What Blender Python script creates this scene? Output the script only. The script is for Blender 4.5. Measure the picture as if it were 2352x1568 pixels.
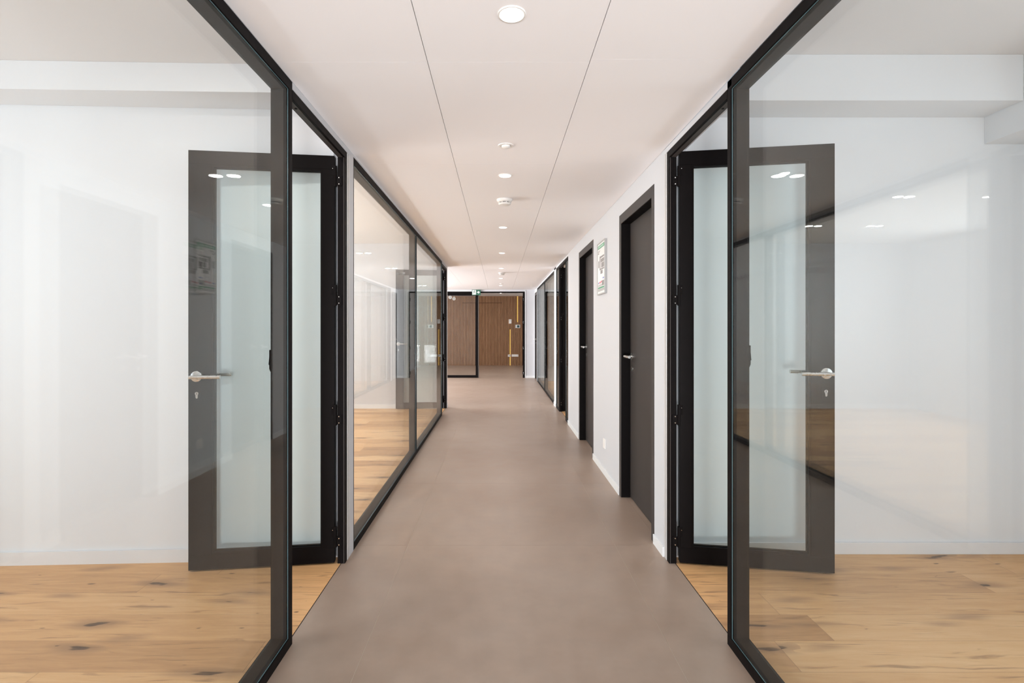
import bpy, bmesh, math, random
from mathutils import Vector, Matrix

# ------------------------------------------------------------------ scene, camera, light
for o in list(bpy.data.objects):
    bpy.data.objects.remove(o, do_unlink=True)
scene = bpy.context.scene
C = scene.collection
R = math.radians

EYE = 1.26            # camera height
F = 1190.0            # focal length in pixels of a 2352 px wide frame
cam_data = bpy.data.cameras.new('camera')
cam_data.sensor_width = 36.0
cam_data.lens = 36.0 * F / 2352.0
cam_data.shift_x = 30.0 / 2352.0
cam_data.shift_y = -30.0 / 2352.0
cam_data.clip_start = 0.02
cam = bpy.data.objects.new('camera', cam_data)
cam.location = (0, 0, EYE)
cam.rotation_euler = (R(90), 0, 0)
C.objects.link(cam)
scene.camera = cam

world = bpy.data.worlds.new('sky')
scene.world = world
world.use_nodes = True
wb = world.node_tree.nodes['Background']
wb.inputs[0].default_value = (0.80, 0.90, 1.0, 1)
wb.inputs[1].default_value = 1.0

scene.view_settings.view_transform = 'Standard'
scene.view_settings.look = 'None'
scene.view_settings.gamma = 1.0
scene.view_settings.use_curve_mapping = False
scene.view_settings.exposure = 0.33
scene.cycles.max_bounces = 12
scene.cycles.diffuse_bounces = 6
scene.cycles.glossy_bounces = 6
scene.cycles.transparent_max_bounces = 40
scene.cycles.sample_clamp_indirect = 6.0
scene.cycles.caustics_reflective = False
scene.cycles.caustics_refractive = False


def area(name, loc, size, target, watts, color):
    l = bpy.data.lights.new(name, 'AREA')
    l.shape = 'RECTANGLE'
    l.size, l.size_y = size
    l.energy = watts
    l.color = color
    o = bpy.data.objects.new(name, l)
    o.location = loc
    d = Vector(target) - Vector(loc)
    o.rotation_euler = d.to_track_quat('-Z', 'Y').to_euler()
    C.objects.link(o)
    return o


DAY = (0.82, 0.92, 1.0)
# daylight standing just outside each window opening of the building
area('daylight_left_room', (-4.75, 0.4, 1.45), (3.2, 1.7), (0, 0.4, 1.2), 36, DAY)
area('daylight_left_second_room', (-4.75, 5.3, 1.45), (3.1, 1.7), (0, 5.3, 1.2), 185, (1.0, 0.985, 0.955))
area('daylight_right_room', (3.22, 0.5, 1.45), (2.6, 1.7), (0, 0.5, 1.2), 22, DAY)
area('daylight_open_area', (-4.75, 10.8, 1.35), (3.6, 1.7), (0, 10.8, 1.0), 430, (1.0, 0.98, 0.98))
area('daylight_entrance', (0.0, -3.15, 1.25), (1.5, 1.9), (0, 5, 1.2), 32, DAY)
area('lobby_side_fill', (-4.75, 15.6, 1.35), (3.0, 1.8), (0, 16.6, 1.1), 340, (1.0, 0.97, 0.93))  # added side fill for the lobby, no window opening here
# added fill lamps low outside the windows, aimed up to brighten the ceilings
WARM = (1.0, 0.97, 0.975)
area('ceiling_fill_left_room', (-4.95, 0.4, 0.35), (3.2, 0.9), (-0.4, 0.4, 2.5), 150, WARM)
area('ceiling_fill_left_second_room', (-4.95, 5.3, 0.35), (3.1, 0.9), (-0.4, 5.3, 2.5), 270, WARM)
area('ceiling_fill_right_room', (3.42, 0.5, 0.35), (2.6, 0.9), (0.6, 0.5, 2.5), 34, WARM)
area('ceiling_fill_entrance', (0.0, -3.5, 0.25), (1.5, 0.8), (0, 1.5, 2.4), 290, WARM)

CEIL = 2.245          # corridor ceiling
XL, XR = -0.825, 0.912   # corridor wall planes
YEND = 13.2
YLOB = 17.64


# ------------------------------------------------------------------ materials
def new_mat(name):
    m = bpy.data.materials.new(name)
    m.use_nodes = True
    nt = m.node_tree
    return m, nt, nt.nodes['Principled BSDF']


def plain(name, col, rough=0.5, metal=0.0, spec=0.5, bump=0.0, bscale=200, var=0.0):
    m, nt, p = new_mat(name)
    p.inputs['Base Color'].default_value = (*col, 1)
    p.inputs['Roughness'].default_value = rough
    p.inputs['Metallic'].default_value = metal
    p.inputs['Specular IOR Level'].default_value = spec
    if bump or var:
        tc = nt.nodes.new('ShaderNodeTexCoord')
        n = nt.nodes.new('ShaderNodeTexNoise')
        n.inputs['Scale'].default_value = bscale
        n.inputs['Detail'].default_value = 3
        nt.links.new(tc.outputs['Object'], n.inputs['Vector'])
        if bump:
            b = nt.nodes.new('ShaderNodeBump')
            b.inputs['Strength'].default_value = bump
            b.inputs['Distance'].default_value = 0.001
            nt.links.new(n.outputs['Fac'], b.inputs['Height'])
            nt.links.new(b.outputs['Normal'], p.inputs['Normal'])
        if var:
            mr = nt.nodes.new('ShaderNodeMapRange')
            mr.inputs['To Min'].default_value = rough - var
            mr.inputs['To Max'].default_value = rough + var
            nt.links.new(n.outputs['Fac'], mr.inputs['Value'])
            nt.links.new(mr.outputs['Result'], p.inputs['Roughness'])
    return m


def emit(name, col, strength):
    m, nt, p = new_mat(name)
    nt.nodes.remove(p)
    e = nt.nodes.new('ShaderNodeEmission')
    e.inputs[0].default_value = (*col, 1)
    e.inputs[1].default_value = strength
    nt.links.new(e.outputs[0], nt.nodes['Material Output'].inputs[0])
    return m


def glass_mat(name, tint, coat=0.47):
    """pane: tinted see-through with a true Fresnel mirror on each face"""
    m, nt, p = new_mat(name)
    nt.nodes.remove(p)
    N, L = nt.nodes, nt.links
    geo = N.new('ShaderNodeNewGeometry')
    mr = N.new('ShaderNodeMapRange')
    mr.inputs['To Min'].default_value = 1.52
    mr.inputs['To Max'].default_value = 1 / 1.52
    L.new(geo.outputs['Backfacing'], mr.inputs['Value'])
    fr = N.new('ShaderNodeFresnel')
    L.new(mr.outputs['Result'], fr.inputs['IOR'])
    t = N.new('ShaderNodeBsdfTransparent')
    t.inputs[0].default_value = (*tint, 1)
    g = N.new('ShaderNodeBsdfGlossy')
    g.inputs['Color'].default_value = (0.97, 1.0, 0.985, 1)
    g.inputs['Roughness'].default_value = 0.0
    mx = N.new('ShaderNodeMixShader')
    cf = N.new('ShaderNodeMath'); cf.operation = 'MULTIPLY'      # low-reflection coating
    cf.inputs[1].default_value = coat
    L.new(fr.outputs[0], cf.inputs[0])
    L.new(cf.outputs[0], mx.inputs[0])
    L.new(t.outputs[0], mx.inputs[1])
    L.new(g.outputs[0], mx.inputs[2])
    L.new(mx.outputs[0], N['Material Output'].inputs[0])
    return m


M = {}
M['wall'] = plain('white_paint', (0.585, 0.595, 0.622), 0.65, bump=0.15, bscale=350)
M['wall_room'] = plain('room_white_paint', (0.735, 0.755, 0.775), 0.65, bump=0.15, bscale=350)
M['base'] = plain('white_skirting', (0.74, 0.755, 0.77), 0.4)
M['black'] = plain('black_coated_aluminium', (0.0055, 0.0042, 0.0042), 0.5, spec=0.06, var=0.05, bscale=30)
M['bronze'] = plain('dark_bronze_frame', (0.050, 0.043, 0.040), 0.5, spec=0.25)
M['leaf'] = plain('dark_door_laminate', (0.042, 0.035, 0.032), 0.5, spec=0.2, bump=0.08, bscale=500)
M['steel'] = plain('brushed_steel', (0.62, 0.62, 0.60), 0.28, metal=1.0, var=0.06, bscale=60)
M['screw'] = plain('bright_screw_steel', (0.9, 0.9, 0.88), 0.2, metal=1.0)
M['plastic'] = plain('white_plastic', (0.82, 0.81, 0.79), 0.35)
M['greyplastic'] = plain('grey_plastic', (0.30, 0.29, 0.28), 0.45)
M['alu'] = plain('pale_aluminium', (0.66, 0.655, 0.65), 0.35, metal=0.1)
M['glassedge'] = plain('glass_edge', (0.10, 0.17, 0.19), 0.15)
M['green'] = plain('sign_green', (0.012, 0.100, 0.060), 0.35)
M['white'] = plain('sign_white', (0.88, 0.90, 0.88), 0.4)
M['paper'] = plain('printed_sheet', (0.80, 0.80, 0.80), 0.3)
M['pgreen'] = plain('printed_green', (0.07, 0.30, 0.18), 0.4)
M['plight'] = plain('printed_light_green', (0.40, 0.62, 0.50), 0.4)
M['pgrey'] = plain('printed_grey', (0.24, 0.23, 0.23), 0.4)
M['pink'] = plain('printed_red', (0.62, 0.16, 0.22), 0.4)
M['pblue'] = plain('printed_blue', (0.16, 0.20, 0.50), 0.4)
M['screen'] = plain('dark_screen', (0.01, 0.05, 0.05), 0.12)
M['backing'] = plain('dark_felt_backing', (0.070, 0.029, 0.012), 0.9)
M['lamp'] = emit('warm_lamp', (1.0, 0.955, 0.91), 9.0)
M['led'] = emit('amber_led', (1.0, 0.58, 0.16), 0.95)
M['glass'] = glass_mat('clear_glass', (0.972, 0.980, 0.981))
M['glassdoor'] = glass_mat('green_tinted_door_glass', (0.955, 0.987, 0.984))
M['darkgap'] = plain('dark_gap', (0.03, 0.02, 0.015), 0.9)


def tile_material():
    m, nt, p = new_mat('taupe_porcelain_tile')
    N, L = nt.nodes, nt.links
    tc = N.new('ShaderNodeTexCoord')
    n1 = N.new('ShaderNodeTexNoise'); n1.inputs['Scale'].default_value = 1.1; n1.inputs['Detail'].default_value = 5
    n1.inputs['Roughness'].default_value = 0.6
    n2 = N.new('ShaderNodeTexNoise'); n2.inputs['Scale'].default_value = 9; n2.inputs['Detail'].default_value = 6
    for n in (n1, n2):
        L.new(tc.outputs['Object'], n.inputs['Vector'])
    r1 = N.new('ShaderNodeValToRGB')
    r1.color_ramp.elements[0].position = 0.30; r1.color_ramp.elements[0].color = (0.310, 0.225, 0.172, 1)
    r1.color_ramp.elements[1].position = 0.72; r1.color_ramp.elements[1].color = (0.370, 0.292, 0.238, 1)
    L.new(n1.outputs['Fac'], r1.inputs['Fac'])
    r2 = N.new('ShaderNodeMapRange')
    r2.inputs['From Min'].default_value = 0.3; r2.inputs['From Max'].default_value = 0.7
    r2.inputs['To Min'].default_value = 0.93; r2.inputs['To Max'].default_value = 1.05
    L.new(n2.outputs['Fac'], r2.inputs['Value'])
    mul = N.new('ShaderNodeVectorMath'); mul.operation = 'SCALE'
    L.new(r1.outputs['Color'], mul.inputs[0]); L.new(r2.outputs['Result'], mul.inputs['Scale'])
    L.new(mul.outputs['Vector'], p.inputs['Base Color'])
    rr = N.new('ShaderNodeMapRange')
    rr.inputs['To Min'].default_value = 0.28; rr.inputs['To Max'].default_value = 0.50
    L.new(n2.outputs['Fac'], rr.inputs['Value']); L.new(rr.outputs['Result'], p.inputs['Roughness'])
    b = N.new('ShaderNodeBump'); b.inputs['Strength'].default_value = 0.08; b.inputs['Distance'].default_value = 0.002
    L.new(n2.outputs['Fac'], b.inputs['Height']); L.new(b.outputs['Normal'], p.inputs['Normal'])
    return m


def oak_material(name, plank, warm=1.0):
    """knotty oak boards 0.19 m wide running along X"""
    m, nt, p = new_mat(name)
    N, L = nt.nodes, nt.links

    def node(t, **kw):
        n = N.new(t)
        for k, v in kw.items():
            setattr(n, k, v)
        return n

    def math_(op, a, b=None, c=None):
        n = N.new('ShaderNodeMath'); n.operation = op
        for i, v in enumerate((a, b, c)):
            if v is None:
                continue
            if isinstance(v, (int, float)):
                n.inputs[i].default_value = v
            else:
                L.new(v, n.inputs[i])
        return n.outputs[0]
    tc = node('ShaderNodeTexCoord')
    sep = node('ShaderNodeSeparateXYZ'); L.new(tc.outputs['Object'], sep.inputs[0])
    x, y = sep.outputs[0], sep.outputs[1]
    row = math_('FLOOR', math_('DIVIDE', y, plank))
    wn = node('ShaderNodeTexWhiteNoise', noise_dimensions='1D'); L.new(row, wn.inputs['W'])
    xs = math_('ADD', x, math_('MULTIPLY', wn.outputs['Value'], 7.3))
    LEN = 2.05
    colm = math_('FLOOR', math_('DIVIDE', xs, LEN))
    comb = node('ShaderNodeCombineXYZ'); L.new(row, comb.inputs[0]); L.new(colm, comb.inputs[1])
    bn = node('ShaderNodeTexWhiteNoise', noise_dimensions='3D'); L.new(comb.outputs[0], bn.inputs['Vector'])
    bid = bn.outputs['Value']
    # grain coordinates, shifted per board
    gv = node('ShaderNodeCombineXYZ')
    L.new(math_('ADD', math_('MULTIPLY', x, 1.0), math_('MULTIPLY', bid, 31.0)), gv.inputs[0])
    L.new(math_('ADD', math_('MULTIPLY', y, 9.0), math_('MULTIPLY', bid, 17.0)), gv.inputs[1])
    warp = node('ShaderNodeTexNoise'); warp.inputs['Scale'].default_value = 1.3; warp.inputs['Detail'].default_value = 3
    L.new(gv.outputs[0], warp.inputs['Vector'])
    grain = node('ShaderNodeTexNoise'); grain.inputs['Scale'].default_value = 3.2
    grain.inputs['Detail'].default_value = 8; grain.inputs['Roughness'].default_value = 0.62
    grain.inputs['Distortion'].default_value = 0.7
    L.new(gv.outputs[0], grain.inputs['Vector'])
    fine = node('ShaderNodeTexNoise'); fine.inputs['Scale'].default_value = 18
    fine.inputs['Detail'].default_value = 5
    L.new(gv.outputs[0], fine.inputs['Vector'])
    base = node('ShaderNodeValToRGB')
    cr = base.color_ramp
    cr.elements[0].position = 0.0; cr.elements[0].color = (0.46, 0.245, 0.110, 1)
    cr.elements[1].position = 1.0; cr.elements[1].color = (0.84, 0.550, 0.290, 1)
    e = cr.elements.new(0.5); e.color = (0.70, 0.405, 0.185, 1)
    fac = math_('ADD', math_('MULTIPLY', bid, 0.72),
                math_('ADD', math_('MULTIPLY', grain.outputs['Fac'], 0.85), math_('MULTIPLY', fine.outputs['Fac'], 0.16)))
    L.new(math_('SUBTRACT', fac, 0.38), base.inputs['Fac'])
    # knots: sparse stretched cells
    kv = node('ShaderNodeCombineXYZ')
    L.new(math_('ADD', math_('MULTIPLY', x, 1.45), math_('MULTIPLY', warp.outputs['Fac'], 0.55)), kv.inputs[0])
    L.new(math_('ADD', math_('MULTIPLY', y, 5.2), math_('ADD', math_('MULTIPLY', warp.outputs['Fac'], 0.45), math_('MULTIPLY', fine.outputs['Fac'], 0.10))), kv.inputs[1])
    vor = node('ShaderNodeTexVoronoi', voronoi_dimensions='2D'); vor.inputs['Scale'].default_value = 1.0
    L.new(kv.outputs[0], vor.inputs['Vector'])
    kd = vor.outputs['Distance']
    pick = node('ShaderNodeSeparateColor'); L.new(vor.outputs['Color'], pick.inputs[0])
    radius = math_('MULTIPLY', math_('SUBTRACT', pick.outputs[0], 0.30), 0.135)
    kmask = node('ShaderNodeMapRange', interpolation_type='SMOOTHSTEP')
    L.new(math_('SUBTRACT', kd, radius), kmask.inputs['Value'])
    kmask.inputs['From Min'].default_value = -0.018; kmask.inputs['From Max'].default_value = 0.012
    kmask.inputs['To Min'].default_value = 1.0; kmask.inputs['To Max'].default_value = 0.0
    kn = math_('MINIMUM', 1.0, math_('MULTIPLY', kmask.outputs['Result'], math_('ADD', 0.30, math_('MULTIPLY', fine.outputs['Fac'], 1.1))))
    # small pin knots
    pv = node('ShaderNodeCombineXYZ')
    L.new(math_('ADD', math_('MULTIPLY', x, 3.4), math_('MULTIPLY', grain.outputs['Fac'], 0.30)), pv.inputs[0])
    L.new(math_('ADD', math_('MULTIPLY', y, 8.5), math_('MULTIPLY', grain.outputs['Fac'], 0.55)), pv.inputs[1])
    vp = node('ShaderNodeTexVoronoi', voronoi_dimensions='2D'); vp.inputs['Scale'].default_value = 1.0
    L.new(pv.outputs[0], vp.inputs['Vector'])
    pp = node('ShaderNodeSeparateColor'); L.new(vp.outputs['Color'], pp.inputs[0])
    pm = node('ShaderNodeMapRange', interpolation_type='SMOOTHSTEP')
    L.new(math_('SUBTRACT', vp.outputs['Distance'], math_('MULTIPLY', math_('SUBTRACT', pp.outputs[1], 0.62), 0.16)), pm.inputs['Value'])
    pm.inputs['From Min'].default_value = -0.015; pm.inputs['From Max'].default_value = 0.02
    pm.inputs['To Min'].default_value = 0.75; pm.inputs['To Max'].default_value = 0.0
    kn = math_('MAXIMUM', kn, pm.outputs['Result'])
    # warm ring about each knot
    ring = node('ShaderNodeMapRange', interpolation_type='SMOOTHSTEP')
    L.new(math_('SUBTRACT', kd, radius), ring.inputs['Value'])
    ring.inputs['From Min'].default_value = 0.0; ring.inputs['From Max'].default_value = 0.22
    ring.inputs['To Min'].default_value = 0.55; ring.inputs['To Max'].default_value = 0.0
    mr_ = node('ShaderNodeMix', data_type='RGBA')
    L.new(ring.outputs['Result'], mr_.inputs[0]); L.new(base.outputs['Color'], mr_.inputs[6])
    mr_.inputs[7].default_value = (0.27, 0.150, 0.085, 1)
    mk = node('ShaderNodeMix', data_type='RGBA')
    L.new(kn, mk.inputs[0]); L.new(mr_.outputs[2], mk.inputs[6])
    mk.inputs[7].default_value = (0.075, 0.040, 0.024, 1)
    # thin dark streaks along the grain
    st = node('ShaderNodeTexNoise'); st.inputs['Scale'].default_value = 2.4; st.inputs['Detail'].default_value = 6
    sv = node('ShaderNodeCombineXYZ')
    L.new(math_('ADD', math_('MULTIPLY', x, 1.3), math_('MULTIPLY', bid, 53.0)), sv.inputs[0])
    L.new(math_('ADD', math_('MULTIPLY', y, 22.0), math_('MULTIPLY', warp.outputs['Fac'], 3.0)), sv.inputs[1])
    L.new(sv.outputs[0], st.inputs['Vector'])
    sm = node('ShaderNodeMapRange', interpolation_type='SMOOTHSTEP')
    sm.inputs['From Min'].default_value = 0.58; sm.inputs['From Max'].default_value = 0.70
    sm.inputs['To Max'].default_value = 0.60
    L.new(st.outputs['Fac'], sm.inputs['Value'])
    mst = node('ShaderNodeMix', data_type='RGBA')
    L.new(sm.outputs['Result'], mst.inputs[0]); L.new(mk.outputs[2], mst.inputs[6])
    mst.inputs[7].default_value = (0.26, 0.135, 0.065, 1)
    # seams
    fy = math_('ABSOLUTE', math_('SUBTRACT', math_('FRACT', math_('DIVIDE', y, plank)), 0.5))
    fx = math_('ABSOLUTE', math_('SUBTRACT', math_('FRACT', math_('DIVIDE', xs, LEN)), 0.5))
    sy = math_('GREATER_THAN', fy, 0.5 - 0.0009 / plank)
    sx = math_('GREATER_THAN', fx, 0.5 - 0.0012 / LEN)
    seam = math_('MAXIMUM', sy, sx)
    ms = node('ShaderNodeMix', data_type='RGBA')
    L.new(math_('MULTIPLY', seam, 0.45), ms.inputs[0]); L.new(mst.outputs[2], ms.inputs[6])
    ms.inputs[7].default_value = (0.12, 0.06, 0.03, 1)
    L.new(ms.outputs[2], p.inputs['Base Color'])
    p.inputs['Roughness'].default_value = 0.42
    p.inputs['Specular IOR Level'].default_value = 0.35
    b = node('ShaderNodeBump'); b.inputs['Strength'].default_value = 0.12; b.inputs['Distance'].default_value = 0.002
    L.new(grain.outputs['Fac'], b.inputs['Height']); L.new(b.outputs['Normal'], p.inputs['Normal'])
    return m


def slat_material():
    m, nt, p = new_mat('oak_veneer_slat')
    N, L = nt.nodes, nt.links
    tc = N.new('ShaderNodeTexCoord')
    mp = N.new('ShaderNodeMapping'); mp.inputs['Scale'].default_value = (30, 30, 1.2)
    L.new(tc.outputs['Object'], mp.inputs['Vector'])
    n = N.new('ShaderNodeTexNoise'); n.inputs['Scale'].default_value = 2; n.inputs['Detail'].default_value = 4
    L.new(mp.outputs[0], n.inputs['Vector'])
    r = N.new('ShaderNodeValToRGB')
    r.color_ramp.elements[0].position = 0.3; r.color_ramp.elements[0].color = (0.34, 0.170, 0.078, 1)
    r.color_ramp.elements[1].position = 0.7; r.color_ramp.elements[1].color = (0.48, 0.265, 0.135, 1)
    L.new(n.outputs['Fac'], r.inputs['Fac']); L.new(r.outputs['Color'], p.inputs['Base Color'])
    p.inputs['Roughness'].default_value = 0.5
    return m


def ceiling_material():
    m, nt, p = new_mat('ceiling_panel_paint')
    N, L = nt.nodes, nt.links
    tc = N.new('ShaderNodeTexCoord')
    n = N.new('ShaderNodeTexNoise'); n.inputs['Scale'].default_value = 260; n.inputs['Detail'].default_value = 2
    L.new(tc.outputs['Object'], n.inputs['Vector'])
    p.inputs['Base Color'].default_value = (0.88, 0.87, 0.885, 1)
    p.inputs['Roughness'].default_value = 0.8
    b = N.new('ShaderNodeBump'); b.inputs['Strength'].default_value = 0.1; b.inputs['Distance'].default_value = 0.001
    L.new(n.outputs['Fac'], b.inputs['Height']); L.new(b.outputs['Normal'], p.inputs['Normal'])
    return m


M['tile'] = tile_material()
M['grout'] = plain('pale_grout', (0.50, 0.43, 0.36), 0.8)
M['oakL'] = oak_material('knotty_oak_boards', 0.19)
M['slat'] = slat_material()
M['ceil'] = ceiling_material()
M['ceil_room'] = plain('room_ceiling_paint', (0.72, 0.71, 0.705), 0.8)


# ------------------------------------------------------------------ mesh helpers
class MB:
    def __init__(self):
        self.bm = bmesh.new()

    def box(self, x0, x1, y0, y1, z0, z1):
        x0, x1 = min(x0, x1), max(x0, x1)
        y0, y1 = min(y0, y1), max(y0, y1)
        z0, z1 = min(z0, z1), max(z0, z1)
        v = [self.bm.verts.new(c) for c in ((x0, y0, z0), (x1, y0, z0), (x1, y1, z0), (x0, y1, z0),
                                            (x0, y0, z1), (x1, y0, z1), (x1, y1, z1), (x0, y1, z1))]
        for f in ((0, 3, 2, 1), (4, 5, 6, 7), (0, 1, 5, 4), (1, 2, 6, 5), (2, 3, 7, 6), (3, 0, 4, 7)):
            self.bm.faces.new([v[i] for i in f])
        return self

    def prism(self, pts, z0, z1):
        """vertical prism over a counter-clockwise plan"""
        lo = [self.bm.verts.new((x, y, z0)) for x, y in pts]
        hi = [self.bm.verts.new((x, y, z1)) for x, y in pts]
        n = len(pts)
        self.bm.faces.new(list(reversed(lo)))
        self.bm.faces.new(hi)
        for i in range(n):
            j = (i + 1) % n
            self.bm.faces.new([lo[i], lo[j], hi[j], hi[i]])
        return self

    def plate(self, pts, axis, d0, d1):
        """outline extruded along an axis: pts are (a, z); axis 'y' -> (a,d,z), 'x' -> (d,a,z)"""
        def P(a, z, d):
            return (a, d, z) if axis == 'y' else (d, a, z)
        lo = [self.bm.verts.new(P(a, z, d0)) for a, z in pts]
        hi = [self.bm.verts.new(P(a, z, d1)) for a, z in pts]
        n = len(pts)
        self.bm.faces.new(lo)
        self.bm.faces.new(list(reversed(hi)))
        for i in range(n):
            j = (i + 1) % n
            self.bm.faces.new([lo[j], lo[i], hi[i], hi[j]])
        return self

    def tube(self, p0, p1, r0, r1=None, seg=20, cap=True):
        r1 = r0 if r1 is None else r1
        p0, p1 = Vector(p0), Vector(p1)
        d = (p1 - p0).normalized()
        a = d.orthogonal().normalized()
        b = d.cross(a)
        A, B = [], []
        for i in range(seg):
            t = 2 * math.pi * i / seg
            u = a * math.cos(t) + b * math.sin(t)
            A.append(self.bm.verts.new(p0 + u * r0)); B.append(self.bm.verts.new(p1 + u * r1))
        for i in range(seg):
            j = (i + 1) % seg
            self.bm.faces.new([A[i], A[j], B[j], B[i]])
        if cap:
            self.bm.faces.new(list(reversed(A))); self.bm.faces.new(B)
        return self

    def lathe(self, prof, cx, cy, seg=40, close=True):
        """profile (r, z) turned about a vertical axis"""
        rings = []
        for r, z in prof:
            if r < 1e-6:
                rings.append([self.bm.verts.new((cx, cy, z))])
            else:
                rings.append([self.bm.verts.new((cx + r * math.cos(2 * math.pi * i / seg),
                                                 cy + r * math.sin(2 * math.pi * i / seg), z)) for i in range(seg)])
        for a, b in zip(rings, rings[1:]):
            for i in range(seg):
                j = (i + 1) % seg
                if len(a) == 1:
                    self.bm.faces.new([a[0], b[i], b[j]])
                elif len(b) == 1:
                    self.bm.faces.new([a[i], b[0], a[j]])
                else:
                    self.bm.faces.new([a[i], b[i], b[j], a[j]])
        return self

    def bend(self, pts, r, seg=16):
        """round bar through a list of points"""
        pts = [Vector(q) for q in pts]
        rings = []
        prev = None
        for i, q in enumerate(pts):
            if i == 0:
                d = pts[1] - q
            elif i == len(pts) - 1:
                d = q - pts[i - 1]
            else:
                d = (pts[i + 1] - q).normalized() + (q - pts[i - 1]).normalized()
            d.normalize()
            a = Vector((0, 0, 1))
            b = d.cross(a).normalized()
            a = b.cross(d).normalized()
            rings.append([self.bm.verts.new(q + (a * math.cos(2 * math.pi * k / seg) + b * math.sin(2 * math.pi * k / seg)) * r)
                          for k in range(seg)])
        for A, B in zip(rings, rings[1:]):
            for k in range(seg):
                j = (k + 1) % seg
                self.bm.faces.new([A[k], A[j], B[j], B[k]])
        self.bm.faces.new(list(reversed(rings[0]))); self.bm.faces.new(rings[-1])
        return self

    def build(self, name, mat, parent=None, origin=None, bevel=0.0, smooth=False, rest=None):
        bm = self.bm
        if rest is not None:
            bm.transform(rest)
        if origin is not None:
            bmesh.ops.translate(bm, verts=bm.verts, vec=-Vector(origin))
        bmesh.ops.recalc_face_normals(bm, faces=bm.faces)
        me = bpy.data.meshes.new(name)
        bm.to_mesh(me)
        bm.free()
        for mm in (mat if isinstance(mat, (list, tuple)) else [mat]):
            me.materials.append(mm)
        o = bpy.data.objects.new(name, me)
        C.objects.link(o)
        if origin is not None:
            o.location = origin
        if parent is not None:
            o.parent = parent
        if smooth:
            for f in me.polygons:
                f.use_smooth = True
            try:
                me.set_sharp_from_angle(angle=R(35))
            except Exception:
                pass
        if bevel:
            b = o.modifiers.new('edge', 'BEVEL')
            b.width = bevel; b.segments = 2; b.limit_method = 'ANGLE'
        return o


def tag(o, label=None, cat=None, group=None, kind=None):
    if label: o['label'] = label
    if cat: o['category'] = cat
    if group: o['group'] = group
    if kind: o['kind'] = kind
    return o


def empty(name, loc=(0, 0, 0), rz=0.0):
    o = bpy.data.objects.new(name, None)
    o.empty_display_size = 0.1
    o.location = loc
    o.rotation_euler = (0, 0, rz)
    C.objects.link(o)
    return o


def struct(o, label, cat):
    return tag(o, label, cat, kind='structure')


def copy_tree(o, parent=None):
    c = o.copy()
    C.objects.link(c)
    if parent is not None:
        c.parent = parent
    for ch in list(o.children):
        copy_tree(ch, c)
    return c


# ------------------------------------------------------------------ floors
SX = (-0.528, 0.675)                 # long joints of the tiled floor
SY0, SP = 3.010, 1.203               # first cross joint, tile length
G = 0.0016
fl = MB()
xs = [-0.845] + [SX[0]] + [SX[1]] + [0.945]
xsw = [-4.60, -4.137, -2.934, -1.731, SX[0], SX[1], 0.945]
ys = [SY0 + SP * k for k in range(-6, 14)]
ys = [-3.0] + [y for y in ys if -2.9 < y < YLOB - 0.1] + [YLOB]
for y0, y1 in zip(ys, ys[1:]):
    cols = xs if y1 < 8.30 else xsw
    for x0, x1 in zip(cols, cols[1:]):
        if y0 < 8.25 < y1 and x1 <= -0.6 and cols is xsw:
            fl.box(x0 + G / 2, x1 - G / 2, 8.22, y1 - G / 4, -0.02, 0.0)
        elif y0 < 8.25 < y1 and x0 < -1 and x1 > -0.9:
            fl.box(-0.845, x1 - G / 2, y0 + G / 4, 8.22, -0.02, 0.0)
            fl.box(x0 + G / 2, x1 - G / 2, 8.22, y1 - G / 4, -0.02, 0.0)
        else:
            fl.box(x0 + G / 2, x1 - G / 2, y0 + G / 4, y1 - G / 4, -0.02, 0.0)
floor = fl.build('floor', M['tile'])
struct(floor, 'taupe large-format tile floor running down the corridor', 'floor')
for (a, b) in ((3.04, 3.917), (5.0, 5.897), (12.45, 13.1)):
    fl2 = MB().box(0.9455, 1.029, a, b, -0.02, -0.0005).build('threshold_tile', M['tile'], parent=floor)
gr = MB().box(-0.845, 0.945, -3.0, 8.22, -0.03, -0.0008).box(-4.60, 0.945, 8.22, YLOB, -0.03, -0.0008)
gro = gr.build('floor_joint', M['grout'], parent=floor)

oL = MB().box(-4.60, -0.848, -3.0, 8.20, -0.02, 0.0).build('floor_left', M['oakL'])
struct(oL, 'knotty oak board floor of the rooms left of the corridor', 'floor')
oR = MB().box(0.948, 3.10, -3.0, 3.0, -0.02, 0.0).build('floor_right', M['oakL'])
struct(oR, 'knotty oak board floor of the near room right of the corridor', 'floor')
oR2 = MB().box(0.948, 3.60, 6.60, 12.42, -0.02, 0.0).build('floor_right_far', M['oakL'])
struct(oR2, 'oak floor glimpsed inside the far room right of the corridor', 'floor')
for i, (x0, x1, y0, y1) in enumerate(((-0.8482, -0.8450, 2.07, 2.82), (0.945, 0.9482, 2.03, 2.80),
                                      (-0.8482, -0.8450, 7.5, 8.2), (0.945, 0.9482, 7.1, 7.85))):
    t = MB().box(x0, x1, y0, y1, -0.015, 0.0008).build('trim_%d' % (i + 1), M['darkgap'])
    struct(t, ('thin dark joint between tile and oak at the near left doorway',
               'thin dark joint between tile and oak at the near right doorway',
               'thin dark joint between tile and oak at the far left doorway',
               'thin dark joint between tile and oak at the far right doorway')[i], 'floor trim')

# ------------------------------------------------------------------ ceilings
CX = (-0.264, 0.336)
g = 0.0026
ce = MB()
cross = [1.917 + 1.178 * k for k in range(-5, 11)]


def strip(x0, x1, shift, ya, yb):
    cuts = [ya] + [c + shift for c in cross if ya + 0.1 < c + shift < yb - 0.1] + [yb]
    for a, b in zip(cuts, cuts[1:]):
        ce.box(x0, x1, a + 0.0004, b - 0.0004, CEIL, CEIL + 0.018)


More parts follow.
